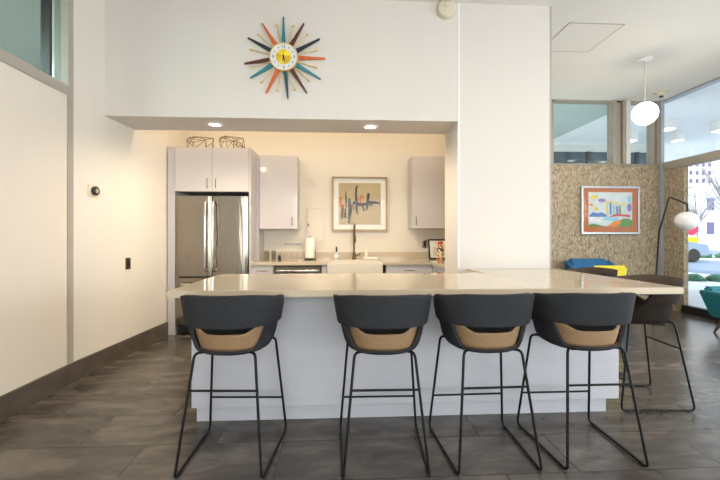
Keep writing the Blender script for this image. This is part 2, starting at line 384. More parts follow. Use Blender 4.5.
# small ceiling lamps inside the far wing are seen as reflections; tower and low buildings across the road
def tower(name, lab, x0, x1, y0, y1, h, nx, nz, wallm, winm, fx=1.0, z0=3):
    t = thing(name, lab, 'building', ((x0 + x1) / 2, (y0 + y1) / 2, -.1))
    obj('wall', box(B(), x0, x1, y0, y1, -.1, h), wallm, t)
    dz = (h - z0) / nz; dx = (x1 - x0) / nx
    for j in range(nz):
        for i in range(nx):
            a = x0 + dx * (i + .28); z = z0 + dz * (j + .3)
            obj('window', box(B(), a, a + dx * .44, y0 - .08, y0 + .05, z, z + dz * .5), winm, t)
    obj('roof', box(B(), x0 - .3, x1 + .3, y0 - .3, y1 + .3, h, h + .8), wallm, t)
    return t
tw = mat('pale_pink_render', (.86, .74, .72), .8, noise=(.1, .03, O1)); twin = mat('violet_window_glass', (.12, .11, .25), .2, noise=(1, .1, O1))
tower('apartment_tower', 'tall pale pink apartment tower with rows of small violet windows across the road', 93.5, 102.5, 99.5, 112, 31, 5, 12, tw, twin, z0=4)
lw = mat('white_render', (.85, .86, .88), .8, noise=(.2, .02, O1))
tower('white_building', 'low white two-storey building beyond the road behind the stop sign', 45, 62, 45, 52, 6.6, 8, 2, lw, twin, z0=.6)
struct('road', box(B(), 24.5, 36.0, -60, 400, -.1, -.09), bpy.data.materials['asphalt'])
def tree(x, y, h, lab, seed):
    random.seed(seed)
    t = thing('bare_tree', lab, 'tree', (x, y, -.1), 0, 'street trees beyond the road')
    bm = B(); m_ = mat('grey_bark', (.30, .28, .30), .8, noise=(5, .2, O1))
    tube(bm, [(x, y, -.1), (x + .1, y, h * .3), (x, y + .1, h * .42)], [.13, .10, .08], 8); obj('trunk', bm, m_, t)
    bm = B()
    for i in range(34):
        a = random.uniform(0, 2 * PI); r = random.uniform(.5, 1) * h * .42; z1 = h * random.uniform(.5, 1)
        p0 = Vector((x, y, h * random.uniform(.3, .42))); p2 = Vector((x + r * math.cos(a), y + r * math.sin(a), z1)); p1 = (p0 + p2) / 2 + Vector((0, 0, random.uniform(.1, .8)))
        tube(bm, [p0, p1, p2], [.05, .03, .012], 6)
        for k in range(5):
            q = p1.lerp(p2, random.random()); tube(bm, [q, q + Vector((random.uniform(-1, 1), random.uniform(-1, 1), random.uniform(-.4, 1)))], [.016, .008], 5)
    obj('branches', bm, m_, t)
tree(38, 38.6, 7.5, 'bare branching street tree left of the stop sign', 2)
tree(31.0, 28.6, 8.5, 'bare branching street tree at the right edge beyond the road', 5)
leafm = mat('shrub_leaves', (.05, .17, .10), .7, noise=(8, .4, O1))
def shrub(x, y, z, r, lab, seed, grp):
    random.seed(seed)
    bm = B()
    for i in range(150):
        a = random.uniform(0, 2 * PI); e = math.asin(random.uniform(0, 1)); q = r * random.uniform(.75, 1.0)
        c = Vector((x + q * math.cos(a) * math.cos(e), y + q * math.sin(a) * math.cos(e), z + q * .75 * math.sin(e)))
        s = r * .16
        n = Vector((random.uniform(-1, 1), random.uniform(-1, 1), random.uniform(-.5, 1))).normalized(); u = n.orthogonal().normalized(); v = n.cross(u)
        bm.faces.new([bm.verts.new(c + u * s), bm.verts.new(c + v * s * .6), bm.verts.new(c - u * s), bm.verts.new(c - v * s * .6)])
    sph(bm, x, y, z + r * .25, r * .8, r * .8, r * .55, 16, 10)
    tag(obj('shrub', bm, leafm), lab, 'shrub', grp)
shrub(10.65, 10.9, -.1, .27, 'low dark green shrub on the pale plaza nearest the window corner', 1, 'low shrubs on the plaza')
shrub(11.2, 10.75, -.1, .27, 'low dark green shrub on the pale plaza at the right edge of the photo', 2, 'low shrubs on the plaza')
shrub(21.1, 21.0, -.02, .42, 'rounded green bush across the road below the stop sign', 3, 'bushes across the road')
shrub(22.1, 20.8, -.02, .42, 'rounded green bush across the road at the right edge', 4, 'bushes across the road')
# stop sign with a yellow plate
sx, sy = 21.2, 21.9
st = thing('stop_sign', 'red octagonal road sign above a yellow plate on a post by the road', 'sign', (sx, sy, -.1))
obj('post', tube(B(), [(sx, sy, -.1), (sx, sy, 2.15)], .035, 8), M['mullgrey'], st)
bm = B(); extr(bm, [(sx + .42 * math.cos(PI / 8 + k * PI / 4), 1.70 + .42 * math.sin(PI / 8 + k * PI / 4)) for k in range(8)], 'y', sy - .06, sy - .03)
obj('red_plate', bm, mat('sign_red', (.75, .02, .08), .4, noise=(4, .05, O1)), st)
obj('yellow_plate', box(B(), sx - .42, sx + .42, sy - .06, sy - .03, .75, 1.2, .01), mat('sign_yellow', (.85, .68, .0), .4, noise=(4, .05, O1)), st)
# parked car
def car(cx, cy, lab):
    t = thing('car', lab, 'car', (cx, cy, -.09), math.radians(0))
    bodym = mat('silver_blue_car_paint', (.30, .38, .50), .25, .3, noise=(3, .03, O1))
    prof = [(-2.2, .35), (-2.25, .75), (-2.0, .95), (-1.1, 1.05), (1.2, 1.05), (2.15, .9), (2.25, .6), (2.2, .35)]
    obj('body', extr(B(), [(cx + a, b - .09) for a, b in prof], 'y', cy - .85, cy + .85), bodym, t)
    cab = [(-1.75, 1.04), (-1.2, 1.45), (.35, 1.48), (1.15, 1.04)]
    obj('cabin_glass', extr(B(), [(cx + a, b - .09) for a, b in cab], 'y', cy - .72, cy + .72), twin, t)
    obj('roof', extr(B(), [(cx + a, b - .09) for a, b in [(-1.2, 1.44), (-1.1, 1.5), (.25, 1.52), (.35, 1.46)]], 'y', cy - .7, cy + .7), bodym, t)
    for a in (-1.4, 1.4):
        for s in (-1, 1):
            bm = B(); lathe(bm, [(.2, -.1), (.33, -.1), (.35, -.06), (.35, .06), (.33, .1), (.2, .1), (0, .09)], cx + a, cy + s * .78, .26, 20, 'y'); obj('wheel', bm, M['dark'], t)
car(16.7, 19.4, 'silver blue car on the road below the globe of the floor lamp')

# ------------------------------------------------------------------ island bar
isl = thing('kitchen_island', 'long white panelled bar base with recessed kick behind the row of stools', 'island', (.5, 2.95, 0))
obj('panel', box(B(), -.975, 1.94, 2.55, 3.30, .105, .867, .003), M['island'], isl)
obj('kick_plate', box(B(), -.955, 1.875, 2.59, 3.27, 0, .108), M['island'], isl)
obj('end_cabinet', box(B(), 1.31, 1.94, 3.30, 3.74, .105, .867, .003), M['island'], isl)
obj('handle', tube(B(), smooth_path([(1.31, 3.60, .80), (1.285, 3.60, .80), (1.285, 3.70, .80), (1.31, 3.70, .80)], .01, 3), .005, 8), M['bronze'], isl)
bm = B(); prism(bm, [(-1.03, 2.31), (2.19, 2.31), (2.16, 3.74), (1.262, 3.74), (1.30, 3.34), (-1.03, 3.34)], .868, .91, .003)
tag(obj('island_countertop', bm, M['quartz']), 'long polished cream bar countertop overhanging the white island base', 'countertop')

# ------------------------------------------------------------------ kitchen
FY = 4.87     # front line of tall and base units
def handle_v(parent, x, y, z0, z1, m=None):
    obj('handle', tube(B(), smooth_path([(x, y, z0), (x, y - .028, z0), (x, y - .028, z1), (x, y, z1)], .012, 4), .005, 8), m or M['bronze'], parent, 60)
def handle_h(parent, x0, x1, y, z, m=None):
    obj('handle', tube(B(), smooth_path([(x0, y, z), (x0, y - .028, z), (x1, y - .028, z), (x1, y, z)], .012, 4), .005, 8), m or M['bronze'], parent, 60)
fc = thing('refrigerator_cabinet', 'tall glossy white cabinet surround with two doors above the steel refrigerator', 'cabinet', (-1.6, 5.18, 0))
obj('side_panel', box(B(), -2.155, -2.065, FY, 5.498, 0, 2.355, .002), M['cabside'], fc)
obj('side_panel', box(B(), -1.15, -1.125, FY, 5.498, 0, 2.355, .002), M['cabside'], fc)
obj('cabinet_body', box(B(), -2.065, -1.15, FY + .02, 5.498, 1.80, 2.355), M['cabside'], fc)
for a, b, hx in ((-2.062, -1.610, -1.66), (-1.606, -1.152, -1.556)):
    d = obj('door', box(B(), a, b, FY - .002, FY + .018, 1.80, 2.353, .002), M['cab'], fc); handle_v(d, hx, FY - .002, 1.845, 1.955)
# refrigerator
rf = thing('refrigerator', 'stainless steel french-door refrigerator with freezer drawer', 'refrigerator', (-1.6, 5.18, 0))
obj('body', box(B(), -2.045, -1.165, FY + .06, 5.48, .02, 1.745), M['dark'], rf)
def fdoor(x0, x1, z0, z1, name):
    bm = B(); n = 14; pts = []
    for i in range(n + 1):
        u = i / n; pts.append((x0 + (x1 - x0) * u, FY + .005 - .016 * (1 - (2 * u - 1) ** 4)))
    pts += [(x1, FY + .055), (x0, FY + .055)]
    prism(bm, pts, z0, z1); return obj(name, bm, M['steel'], rf, 30)
for x0, x1, hx in ((-2.05, -1.615, -1.672), (-1.602, -1.162, -1.580)):
    d = fdoor(x0, x1, .735, 1.742, 'door')
    z = [(.80, 0), (.84, .045), (1.0, .06), (1.25, .07), (1.5, .06), (1.64, .045), (1.68, 0)]
    obj('handle', tube(B(), smooth_path([(hx, FY - .01 - b, a) for a, b in z], .05, 4), .016, 10), M['chrome'], d, 60)
d = fdoor(-2.05, -1.162, .13, .715, 'freezer_drawer')
obj('handle', tube(B(), smooth_path([(-1.98, FY - .01, .64), (-1.96, FY - .06, .64), (-1.25, FY - .06, .64), (-1.23, FY - .01, .64)], .03, 4), .016, 10), M['chrome'], d, 60)
obj('kick_grille', box(B(), -2.04, -1.17, FY + .03, FY + .06, .02, .12), M['dark'], rf)
# filler panel beside the refrigerator
tag(obj('filler_panel', box(B(), -1.124, -1.085, 5.155, 5.5, .91, 2.30, .002), M['cabside']), 'narrow white filler panel between refrigerator and hanging cabinet', 'panel')
# hanging cabinets
def hang(x0, x1, z0, z1, hx, lab):
    t = thing('hanging_cabinet', lab, 'cabinet', ((x0 + x1) / 2, 5.33, z0), 0, 'hanging wall cabinets')
    obj('cabinet_body', box(B(), x0, x1, 5.19, 5.498, z0, z1, .002), M['cabside'], t)
    d = obj('door', box(B(), x0 + .002, x1 - .002, 5.168, 5.188, z0 + .002, z1 - .002, .002), M['cab'], t)
    handle_v(d, hx, 5.168, z0 + .05, z0 + .16)
hang(-1.084, -.578, 1.335, 2.33, -.645, 'glossy white hanging cabinet just right of the refrigerator')
hang(.985, 1.56, 1.345, 2.34, 1.04, 'white hanging cabinet beside the pier, right of the framed abstract print')
# base units
def base(x0, x1, lab, nd=1):
    t = thing('base_cabinet', lab, 'cabinet', ((x0 + x1) / 2, 5.2, 0), 0, 'white base cabinets')
    obj('cabinet_body', box(B(), x0, x1, FY + .02, 5.48, .1, .868), M['cabside'], t)
    obj('kick_plate', box(B(), x0, x1, FY + .07, 5.4, 0, .1), M['dark'], t)
    dr = obj('drawer', box(B(), x0 + .003, x1 - .003, FY, FY + .02, .70, .862, .002), M['cab'], t); c = (x0 + x1) / 2
    handle_h(dr, c - .065, c + .065, FY, .80)
    dd = obj('door', box(B(), x0 + .003, x1 - .003, FY, FY + .02, .105, .695, .002), M['cab'], t); handle_v(dd, x1 - .05, FY, .56, .67)
base(-1.123, -.845, 'narrow white base cabinet with drawer between refrigerator and dishwasher')
base(.59, 1.20, 'white base cabinet with drawer right of the farmhouse sink')
t = thing('base_cabinet', 'white filler base cabinet between dishwasher and farmhouse sink', 'cabinet', (-.2, 5.2, 0), 0, 'white base cabinets')
obj('cabinet_body', box(B(), -.235, -.17, FY + .02, 5.48, .1, .868), M['cabside'], t); obj('door', box(B(), -.233, -.172, FY, FY + .02, .105, .862, .002), M['cab'], t)
obj('kick_plate', box(B(), -.235, -.17, FY + .07, 5.4, 0, .1), M['dark'], t)
t = thing('corner_cabinet', 'white corner base cabinet along the pier side of the kitchen', 'cabinet', (1.6, 4.9, 0))
obj('cabinet_body', box(B(), 1.22, 1.99, 4.24, 5.48, .1, .868), M['cabside'], t)
d = obj('drawer', box(B(), 1.20, 1.22, 4.30, 4.86, .70, .862, .002), M['cab'], t)
obj('handle', tube(B(), smooth_path([(1.20, 4.52, .80), (1.172, 4.52, .80), (1.172, 4.65, .80), (1.20, 4.65, .80)], .012, 4), .005, 8), M['bronze'], d)
obj('door', box(B(), 1.20, 1.22, 4.30, 4.86, .105, .695, .002), M['cab'], t)
# sink base + sink
t = thing('sink_cabinet', 'white base cabinet carrying the farmhouse sink', 'cabinet', (.2, 5.2, 0))
obj('cabinet_body', box(B(), -.17, .588, FY + .02, 5.48, .1, .62), M['cabside'], t)
for a, b, h in ((-.168, .207, .16), (.211, .586, .26)):
    d = obj('door', box(B(), a, b, FY, FY + .02, .105, .615, .002), M['cab'], t); handle_v(d, h, FY, .48, .58)
bm = B(); x0, x1, y0, y1 = -.165, .545, 4.835, 5.30
box(bm, x0, x1, y0, y1, .63, .65, .004); box(bm, x0, x1, y0, y0 + .025, .65, .90, .006); box(bm, x0, x1, y1 - .02, y1, .65, .90, .004)
box(bm, x0, x0 + .02, y0 + .025, y1 - .02, .65, .90, .004); box(bm, x1 - .02, x1, y0 + .025, y1 - .02, .65, .90, .004)
tag(obj('farmhouse_sink', bm, mat('fireclay', (.72, .67, .58), .2, noise=(4, .01, O1))), 'wide cream apron-front farmhouse sink set in the rear counter', 'sink')
# dishwasher
t = thing('dishwasher', 'stainless steel dishwasher under the rear counter left of the sink', 'dishwasher', (-.54, 5.2, 0))
obj('body', box(B(), -.838, -.242, FY + .02, 5.45, .1, .862), M['dark'], t)
d = obj('door', box(B(), -.832, -.248, FY - .008, FY + .02, .12, .85, .004), M['steel'], t)
obj('control_strip', box(B(), -.832, -.248, FY - .004, FY + .02, .851, .866), M['dark'], t)
obj('handle', tube(B(), smooth_path([(-.80, FY - .005, .80), (-.79, FY - .05, .80), (-.54, FY - .062, .80), (-.29, FY - .05, .80), (-.28, FY - .005, .80)], .03, 4), .016, 10), M['chrome'], d, 60)
# rear countertop with upstand
t = thing('kitchen_countertop', 'cream quartz kitchen countertop with upstand along the rear wall', 'countertop', (.4, 5.2, .868))
bm = B()
box(bm, -1.124, -.166, 4.845, 5.5, .869, .91, .002); box(bm, -.166, .546, 5.30, 5.5, .869, .91, .002)
prism(bm, [(.546, 4.845), (1.165, 4.845), (1.18, 4.222), (2.0, 4.222), (2.0, 5.5), (.546, 5.5)], .869, .91, .002)
obj('slab', bm, M['quartz'], t)
obj('upstand', box(B(), -1.084, 2.0, 5.48, 5.5, .91, 1.01, .002), M['quartz'], t)
# faucet
t = thing('faucet', 'tall dark bronze spring faucet behind the farmhouse sink', 'faucet', (.20, 5.38, .91))
obj('base', lathe(B(), [(.03, 0), (.03, .012), (.02, .02), (.016, .09), (.018, .1)], .20, 5.38, .91, 20), M['bronze'], t, 40)
obj('spout', tube(B(), smooth_path([(.20, 5.38, 1.0), (.20, 5.38, 1.35), (.20, 5.32, 1.40), (.20, 5.20, 1.40), (.20, 5.18, 1.34), (.20, 5.18, 1.24)], .06, 6), .012, 10), M['bronze'], t, 60)
bm = B()
for k in range(15): lathe(bm, [(.014, -.004), (.018, 0), (.014, .004)], .20, 5.38, 1.13 + k * .014, 14)
obj('spring', bm, M['bronze'], t, 60)
obj('spray_head', lathe(B(), [(.012, 0), (.02, .01), (.018, .07), (.012, .10)], .20, 5.18, 1.15, 16), M['bronze'], t, 40)
obj('handle', tube(B(), [(.215, 5.38, .965), (.27, 5.37, .975), (.285, 5.365, 1.0)], .008, 8), M['bronze'], t)
# soap bottle
t = thing('soap_bottle', 'small clear soap bottle with black pump left of the faucet', 'bottle', (-.05, 5.36, .91))
obj('bottle', lathe(B(), [(.03, 0), (.034, .01), (.034, .08), (.012, .11)], -.05, 5.36, .91, 20), mat('pale_blue_soap', (.55, .66, .78), .15, noise=(4, .02, O1)), t, 40)
obj('label_band', lathe(B(), [(.0345, .03), (.0348, .031), (.0348, .065), (.0345, .066)], -.05, 5.36, .91, 20), M['white'], t, 40)
bm = B(); lathe(bm, [(.014, .108), (.014, .125), (.005, .13), (.005, .165), (.012, .17), (.012, .18)], -.05, 5.36, .91, 14); box(bm, -.056, -.044, 5.31, 5.36, 1.08, 1.09)
obj('pump', bm, M['dark'], t)
# sponge caddy
t = thing('sponge_caddy', 'small clear sponge tray on the counter right of the faucet', 'tray', (.42, 5.40, .91))
obj('tray', box(B(), .33, .52, 5.36, 5.44, .911, .945, .006), M['white'], t)
obj('dispenser', lathe(B(), [(.024, 0), (.026, .07), (.016, .09), (.012, .11)], .37, 5.40, .945, 16), mat('cream_plastic', (.75, .70, .55), .3, noise=(4, .02, O1)), t, 40)
# paper towels
t = thing('paper_towel_holder', 'upright roll of white paper towel on a black holder', 'paper towel', (-.42, 5.33, .91))
obj('base_plate', lathe(B(), [(.08, 0), (.085, .006), (.08, .014)], -.42, 5.33, .911, 28), M['dark'], t)
obj('rod', tube(B(), [(-.42, 5.33, .92), (-.42, 5.33, 1.24)], .006, 8), M['dark'], t)
obj('side_arm', tube(B(), smooth_path([(-.345, 5.33, .92), (-.345, 5.33, 1.05)], .02), .004, 8), M['dark'], t)
obj('paper_roll', lathe(B(), [(.02, 0), (.064, 0), (.066, .004), (.066, .276), (.064, .28), (.02, .28)], -.42, 5.33, .935, 32), M['paper'], t, 40)
# drinking glasses and rack left of the towels
t = thing('dish_rack', 'thin wire dish rack on the counter under the hanging cabinet', 'rack', (-.72, 5.32, .91))
bm = B()
for z in (.925, 1.02):
    tube(bm, smooth_path([(-.86, 5.22, z), (-.55, 5.22, z), (-.55, 5.42, z), (-.86, 5.42, z), (-.86, 5.22, z)], .02, 3), .0035, 6)
for x in (-.86, -.78, -.70, -.63, -.55):
    tube(bm, [(x, 5.22, .912), (x, 5.22, 1.02)], .003, 6); tube(bm, [(x, 5.42, .912), (x, 5.42, 1.02)], .003, 6)
    tube(bm, [(x, 5.22, .925), (x, 5.42, .925)], .003, 6)
obj('wire_frame', bm, M['chrome'], t)
g0 = None
for x, y, lb in ((-1.0, 5.26, 'tall clear drinking glass nearest the refrigerator on the rear counter'), (-.925, 5.36, 'tall clear drinking glass between the dish rack and the glass by the refrigerator')):
    if g0 is None:
        g0 = tag(obj('drinking_glass', lathe(B(), [(.028, 0), (.034, .13), (.032, .13), (.026, .008), (.0, .008)], 0, 0, 0, 24), M['thin'], local=True), lb, 'glass', 'drinking glasses on the rear counter'); g0.location = (x, y, .91)
    else:
        g = g0.copy(); C.objects.link(g); g.location = (x, y, .91); g['label'] = lb
bm = B(); lathe(bm, [(.022, 0), (.026, .005), (.02, .05), (.006, .07)], -.815, 5.17, .911, 16)
tube(bm, [(-.815, 5.17, .975), (-.80, 5.17, 1.0)], .005, 6)
tag(obj('dish_brush', bm, M['dark'], smooth=40), 'small black brush standing before the dish rack', 'brush')
# hooks rail
t = thing('hook_rail', 'pale rail with small hooks on the wall under the hanging cabinet', 'rail', (-.68, 5.49, 1.12))
obj('rail', box(B(), -.80, -.55, 5.485, 5.5, 1.12, 1.14, .003), M['cabside'], t)
for k in range(6): obj('hook', tube(B(), smooth_path([(-.78 + k * .042, 5.487, 1.125), (-.78 + k * .042, 5.465, 1.115), (-.78 + k * .042, 5.462, 1.13)], .006, 3), .003, 6), M['chrome'], t)
# breaker panel
t = thing('breaker_panel', 'white breaker panel door on the wall above the paper towels', 'panel', (-.35, 5.49, 1.17))
obj('frame', frame_rect(B(), -.49, -.215, 1.16, 1.655, .02, 5.485, 5.5), M['wall'], t)
obj('door', box(B(), -.468, -.237, 5.488, 5.499, 1.182, 1.633, .002), M['wall'], t); obj('latch', box(B(), -.463, -.448, 5.482, 5.489, 1.38, 1.42, .001), M['dark'], t)
# outlets
def outlet(x, z, lab):
    t = thing('outlet', lab, 'outlet', (x, 5.5, z))
    obj('cover_plate', box(B(), x - .04, x + .04, 5.492, 5.5, z - .06, z + .06, .003), M['chrome'], t); obj('socket', box(B(), x - .018, x + .018, 5.488, 5.494, z - .038, z + .038, .003), M['dark'], t)
outlet(1.235, 1.125, 'steel outlet plate with black socket under the hanging cabinet by the pier')
# framed document on the counter + tall patterned bottle
t = thing('framed_certificate', 'black framed printed sheet leaning on the wall under the right hanging cabinet', 'frame', (1.42, 5.40, .91))
tilt = Matrix.Translation(Vector((1.42, 5.33, .912))) @ Matrix.Rotation(math.radians(-14), 4, 'X')
def tl(bm): bmesh.ops.transform(bm, matrix=tilt, verts=bm.verts[:]); return bm
obj('frame', tl(frame_rect(B(), -.16, .16, 0, .29, .02, -.012, .012)), M['dark'], t)
obj('sheet', tl(box(B(), -.14, .14, -.004, .008, .02, .27)), M['paper'], t)
bm = B()
for k in range(12): box(bm, -.10, .10 - (k % 3) * .02, -.006, -.003, .05 + k * .011, .054 + k * .011)
obj('printed_lines', tl(bm), M['trimgrey'], t)
bm = B(); lathe(bm, [(.0, -.005), (.05, -.005), (.05, -.003), (0, -.003)], -.02, 0, .225, 20, 'y', 1, .5); obj('green_emblem', tl(bm), mat('print_green', (.05, .25, .08), .5, noise=(40, .3, O1)), t)
t = thing('patterned_bottle', 'speckled cream bottle with a red cap before the leaning frame', 'bottle', (1.345, 5.05, .91))
pm = mat('speckled_glaze', (.8, .7, .45), .3)
nt = pm.node_tree; vo = nt.nodes.new('ShaderNodeTexVoronoi'); vo.inputs['Scale'].default_value = 45; rr = nt.nodes.new('ShaderNodeValToRGB')
rr.color_ramp.interpolation = 'CONSTANT'; rr.color_ramp.elements[0].color = (.8, .7, .42, 1); rr.color_ramp.elements[1].position = .72; rr.color_ramp.elements[1].color = (.05, .02, .02, 1)
k_ = rr.color_ramp.elements.new(.55); k_.color = (.55, .05, .03, 1)
sp_ = nt.nodes.new('ShaderNodeSeparateColor'); tc_ = nt.nodes.new('ShaderNodeTexCoord')
nt.links.new(tc_.outputs['Object'], vo.inputs['Vector']); nt.links.new(vo.outputs['Color'], sp_.inputs[0]); nt.links.new(sp_.outputs[0], rr.inputs[0]); nt.links.new(rr.outputs[0], nt.nodes['Principled BSDF'].inputs['Base Color'])
obj('bottle', lathe(B(), [(.04, 0), (.046, .01), (.046, .19), (.03, .22)], 1.345, 5.05, .911, 24), pm, t, 40)
obj('cap', lathe(B(), [(.032, .218), (.034, .222), (.034, .25), (.03, .255)], 1.345, 5.05, .911, 24), mat('red_cap', (.55, .03, .02), .4, noise=(5, .05, O1)), t, 40)

# wire cages on top of the refrigerator cabinet
def cage(cx, cy, sx_, sz_, seed, lab, dx):
    random.seed(seed)
    t = thing('wire_basket', lab, 'basket', (cx, cy, 2.355), 0, 'wire baskets above the refrigerator')
    bm = B(); hull = B()
    for i in range(24):
        a = 2 * PI * i / 24 * 3.4; z = (i % 5) / 4
        hull.verts.new((cx + sx_ * math.cos(a) * random.uniform(.75, 1), cy + .13 * math.sin(a) * random.uniform(.7, 1), 2.36 + sz_ * z))
    bmesh.ops.convex_hull(hull, input=hull.verts[:])
    for e in hull.edges:
        if random.random() < .85: tube(bm, [e.verts[0].co.copy(), e.verts[1].co.copy()], .0032, 6)
    hull.free(); obj('wire_frame', bm, M['bronze'], t)
    bm = B(); box(bm, cx + dx - .035, cx + dx + .035, cy - .08, cy - .02, 2.356, 2.39, .004); obj('name_block', bm, M['dark'], t)
cage(-1.83, 5.1, .185, .165, 3, 'angular bronze wire basket on the cabinet, the one nearer the left wall', -.02)
cage(-1.42, 5.1, .175, .17, 8, 'angular bronze wire basket on the cabinet, the one above the right-hand door', .13)

# ------------------------------------------------------------------ framed abstract print over the sink
t = thing('framed_abstract_print', 'bronze framed abstract print of dark and orange strokes over the sink', 'picture', (.28, 5.48, 1.314))
obj('frame', frame_rect(B(), -.117, .682, 1.314, 2.093, .022, 5.455, 5.5, .003), mat('bronze_frame', (.26, .18, .09), .3, .8, noise=(10, .1, O1)), t)
obj('mat_board', box(B(), -.096, .661, 5.478, 5.495, 1.335, 2.072), M['white'], t)
p = obj('print', box(B(), -.022, .587, 5.474, 5.479, 1.405, 2.005), mat('ochre_paper', (.50, .41, .25), .6, noise=(4, .1, O1)), t)
ob_ = mat('ink_black', (.02, .018, .018), .5, noise=(10, .2, O1)); oo_ = mat('ink_orange', (.62, .14, .02), .5, noise=(10, .2, O1)); ow_ = mat('ink_brown', (.13, .06, .03), .5, noise=(10, .2, O1))
def stroke(m, pts, wd, k=[0]):
    # pts in print pixels of a 400 square, origin top left
    bm = B(); k[0] += 1; yb = 5.4735 - .0004 * k[0]
    P = [(-.022 + (x - 30) / 405 * .609, 2.005 - (y - 30) / 400 * .60) for x, y in pts]
    L_, R_ = [], []
    for i, (x, z) in enumerate(P):
        a = P[max(0, i - 1)]; b = P[min(len(P) - 1, i + 1)]; dx, dz = b[0] - a[0], b[1] - a[1]; q = math.hypot(dx, dz) or 1
        ww = wd[i] * .0022 / 2; L_.append((x - dz / q * ww, z + dx / q * ww)); R_.append((x + dz / q * ww, z - dx / q * ww))
    extr(bm, L_ + R_[::-1], 'y', yb, yb + .0003)
    obj('ink_stroke', bm, m, p)
stroke(oo_, [(48, 165), (46, 215), (52, 265)], [16, 20, 12]); stroke(ow_, [(72, 240), (66, 310), (62, 372)], [12, 20, 16])
stroke(ob_, [(100, 105), (101, 180), (106, 260)], [4, 10, 12]); stroke(oo_, [(90, 232), (112, 240)], [16, 18]); stroke(ob_, [(96, 270), (92, 330), (96, 365)], [6, 14, 18])
stroke(ob_, [(130, 180), (140, 260), (134, 340), (130, 418)], [14, 22, 16, 10]); stroke(ob_, [(150, 250), (152, 300), (140, 370)], [10, 10, 6])
stroke(ob_, [(212, 58), (200, 75), (196, 140), (206, 230), (208, 330)], [10, 12, 12, 20, 10]); stroke(ow_, [(196, 240), (205, 290), (210, 325)], [16, 20, 8])
stroke(oo_, [(262, 185), (264, 160), (244, 152), (236, 180), (250, 215), (258, 250)], [8, 12, 12, 16, 18, 14]); stroke(ow_, [(258, 240), (268, 275), (276, 305)], [18, 16, 8])
stroke(ob_, [(318, 128), (312, 180), (306, 240), (300, 290)], [16, 20, 16, 12]); stroke(ob_, [(168, 215), (235, 238), (300, 232)], [18, 24, 18])
stroke(ob_, [(290, 230), (345, 215), (430, 224)], [18, 22, 10]); stroke(ob_, [(325, 225), (350, 250)], [18, 18]); stroke(ob_, [(165, 230), (172, 290)], [8, 6])
obj('picture_glass', box(B(), -.094, .659, 5.458, 5.460, 1.337, 2.070), M['picglass'], t)

# ------------------------------------------------------------------ sunburst clock
ccx, ccz = -.545, 2.972; cy0 = YS
t = thing('sunburst_clock', 'mid-century sunburst wall clock with coloured wooden rays and brass rods', 'clock', (ccx, cy0, ccz))
cols = {'teal': (.03, .20, .24), 'mar': (.10, .02, .015), 'navy': (.015, .025, .045), 'or': (.58, .12, .02), 'green': (.015, .07, .08)}
cm = {k: mat('ray_' + k, v, .4, noise=(30, .25, (1, 1, 5))) for k, v in cols.items()}
seq = ['teal', 'mar', 'navy', 'or', 'teal', 'mar', 'green', 'or', 'teal', 'mar', 'navy', 'or']
lens = [.395, .39, .395, .40, .41, .405, .40, .39, .385, .385, .39, .39]
ray_a = [90.6, 60.2, 29, 0, -29.6, -57, -84.5, -116, -147.3, -170, 152, 122.8]
rod_a = [102, 74, 46, 15, -15.5, -42, -70.6, -101, -131.7, -162, 167.5, 138]
a_off = math.radians(2.5)
for k in range(12):
    a = math.radians(ray_a[k])
    dr = Vector((math.cos(a), 0, math.sin(a))); nr = Vector((-math.sin(a), 0, math.cos(a))); c0 = Vector((ccx, cy0 - .018, ccz))
    bm = B(); A = [c0 + dr * .12 + nr * s for s in (-.021, .021)] + [c0 + dr * lens[k] + nr * s for s in (.006, -.006)]
    f1 = [bm.verts.new(v + Vector((0, -.008, 0))) for v in A]; f2 = [bm.verts.new(v + Vector((0, .008, 0))) for v in A]
    bm.faces.new(f1); bm.faces.new(f2[::-1])
    for i in range(4): bm.faces.new((f1[i], f1[(i + 1) % 4], f2[(i + 1) % 4], f2[i]))
    obj('wooden_ray', bm, cm[seq[k]], t)
    a2 = math.radians(rod_a[k]); d2 = Vector((math.cos(a2), 0, math.sin(a2)))
    r2 = obj('brass_rod', tube(B(), [c0 + d2 * .12, c0 + d2 * .315], .0055, 8), M['brass'], t, 60)
    e_ = c0 + d2 * .325; obj('rod_tip', sph(B(), e_.x, e_.y, e_.z, .013, seg=14, rings=10), M['brass'], r2, 60)
obj('bezel', lathe(B(), [(.0, .0), (.136, .0), (.139, .03), (.136, .042), (.128, .042), (.128, .03), (0, .03)], ccx, cy0 - .002, ccz, 48, 'y'), M['brass'], t, 30)
dial = obj('dial', lathe(B(), [(0, .03), (.1285, .03), (.1285, .034), (0, .034)], ccx, cy0 - .002, ccz, 48, 'y'), mat('dial_white', (.80, .78, .78), .4, noise=(10, .01, O1)), t)
bm = B()
for k in range(24):
    a0, a1 = 2 * PI * k / 24, 2 * PI * (k + .5) / 24; a2 = 2 * PI * (k + 1) / 24; y = cy0 - .037
    c = bm.verts.new((ccx, y - .008, ccz)); p0 = bm.verts.new((ccx + .073 * math.cos(a0), y, ccz + .073 * math.sin(a0))); p1 = bm.verts.new((ccx + .073 * math.cos(a1), y - .006, ccz + .073 * math.sin(a1))); p2 = bm.verts.new((ccx + .073 * math.cos(a2), y, ccz + .073 * math.sin(a2)))
    bm.faces.new((c, p0, p1)); bm.faces.new((c, p1, p2))
obj('gold_center', bm, M['gold'], t)
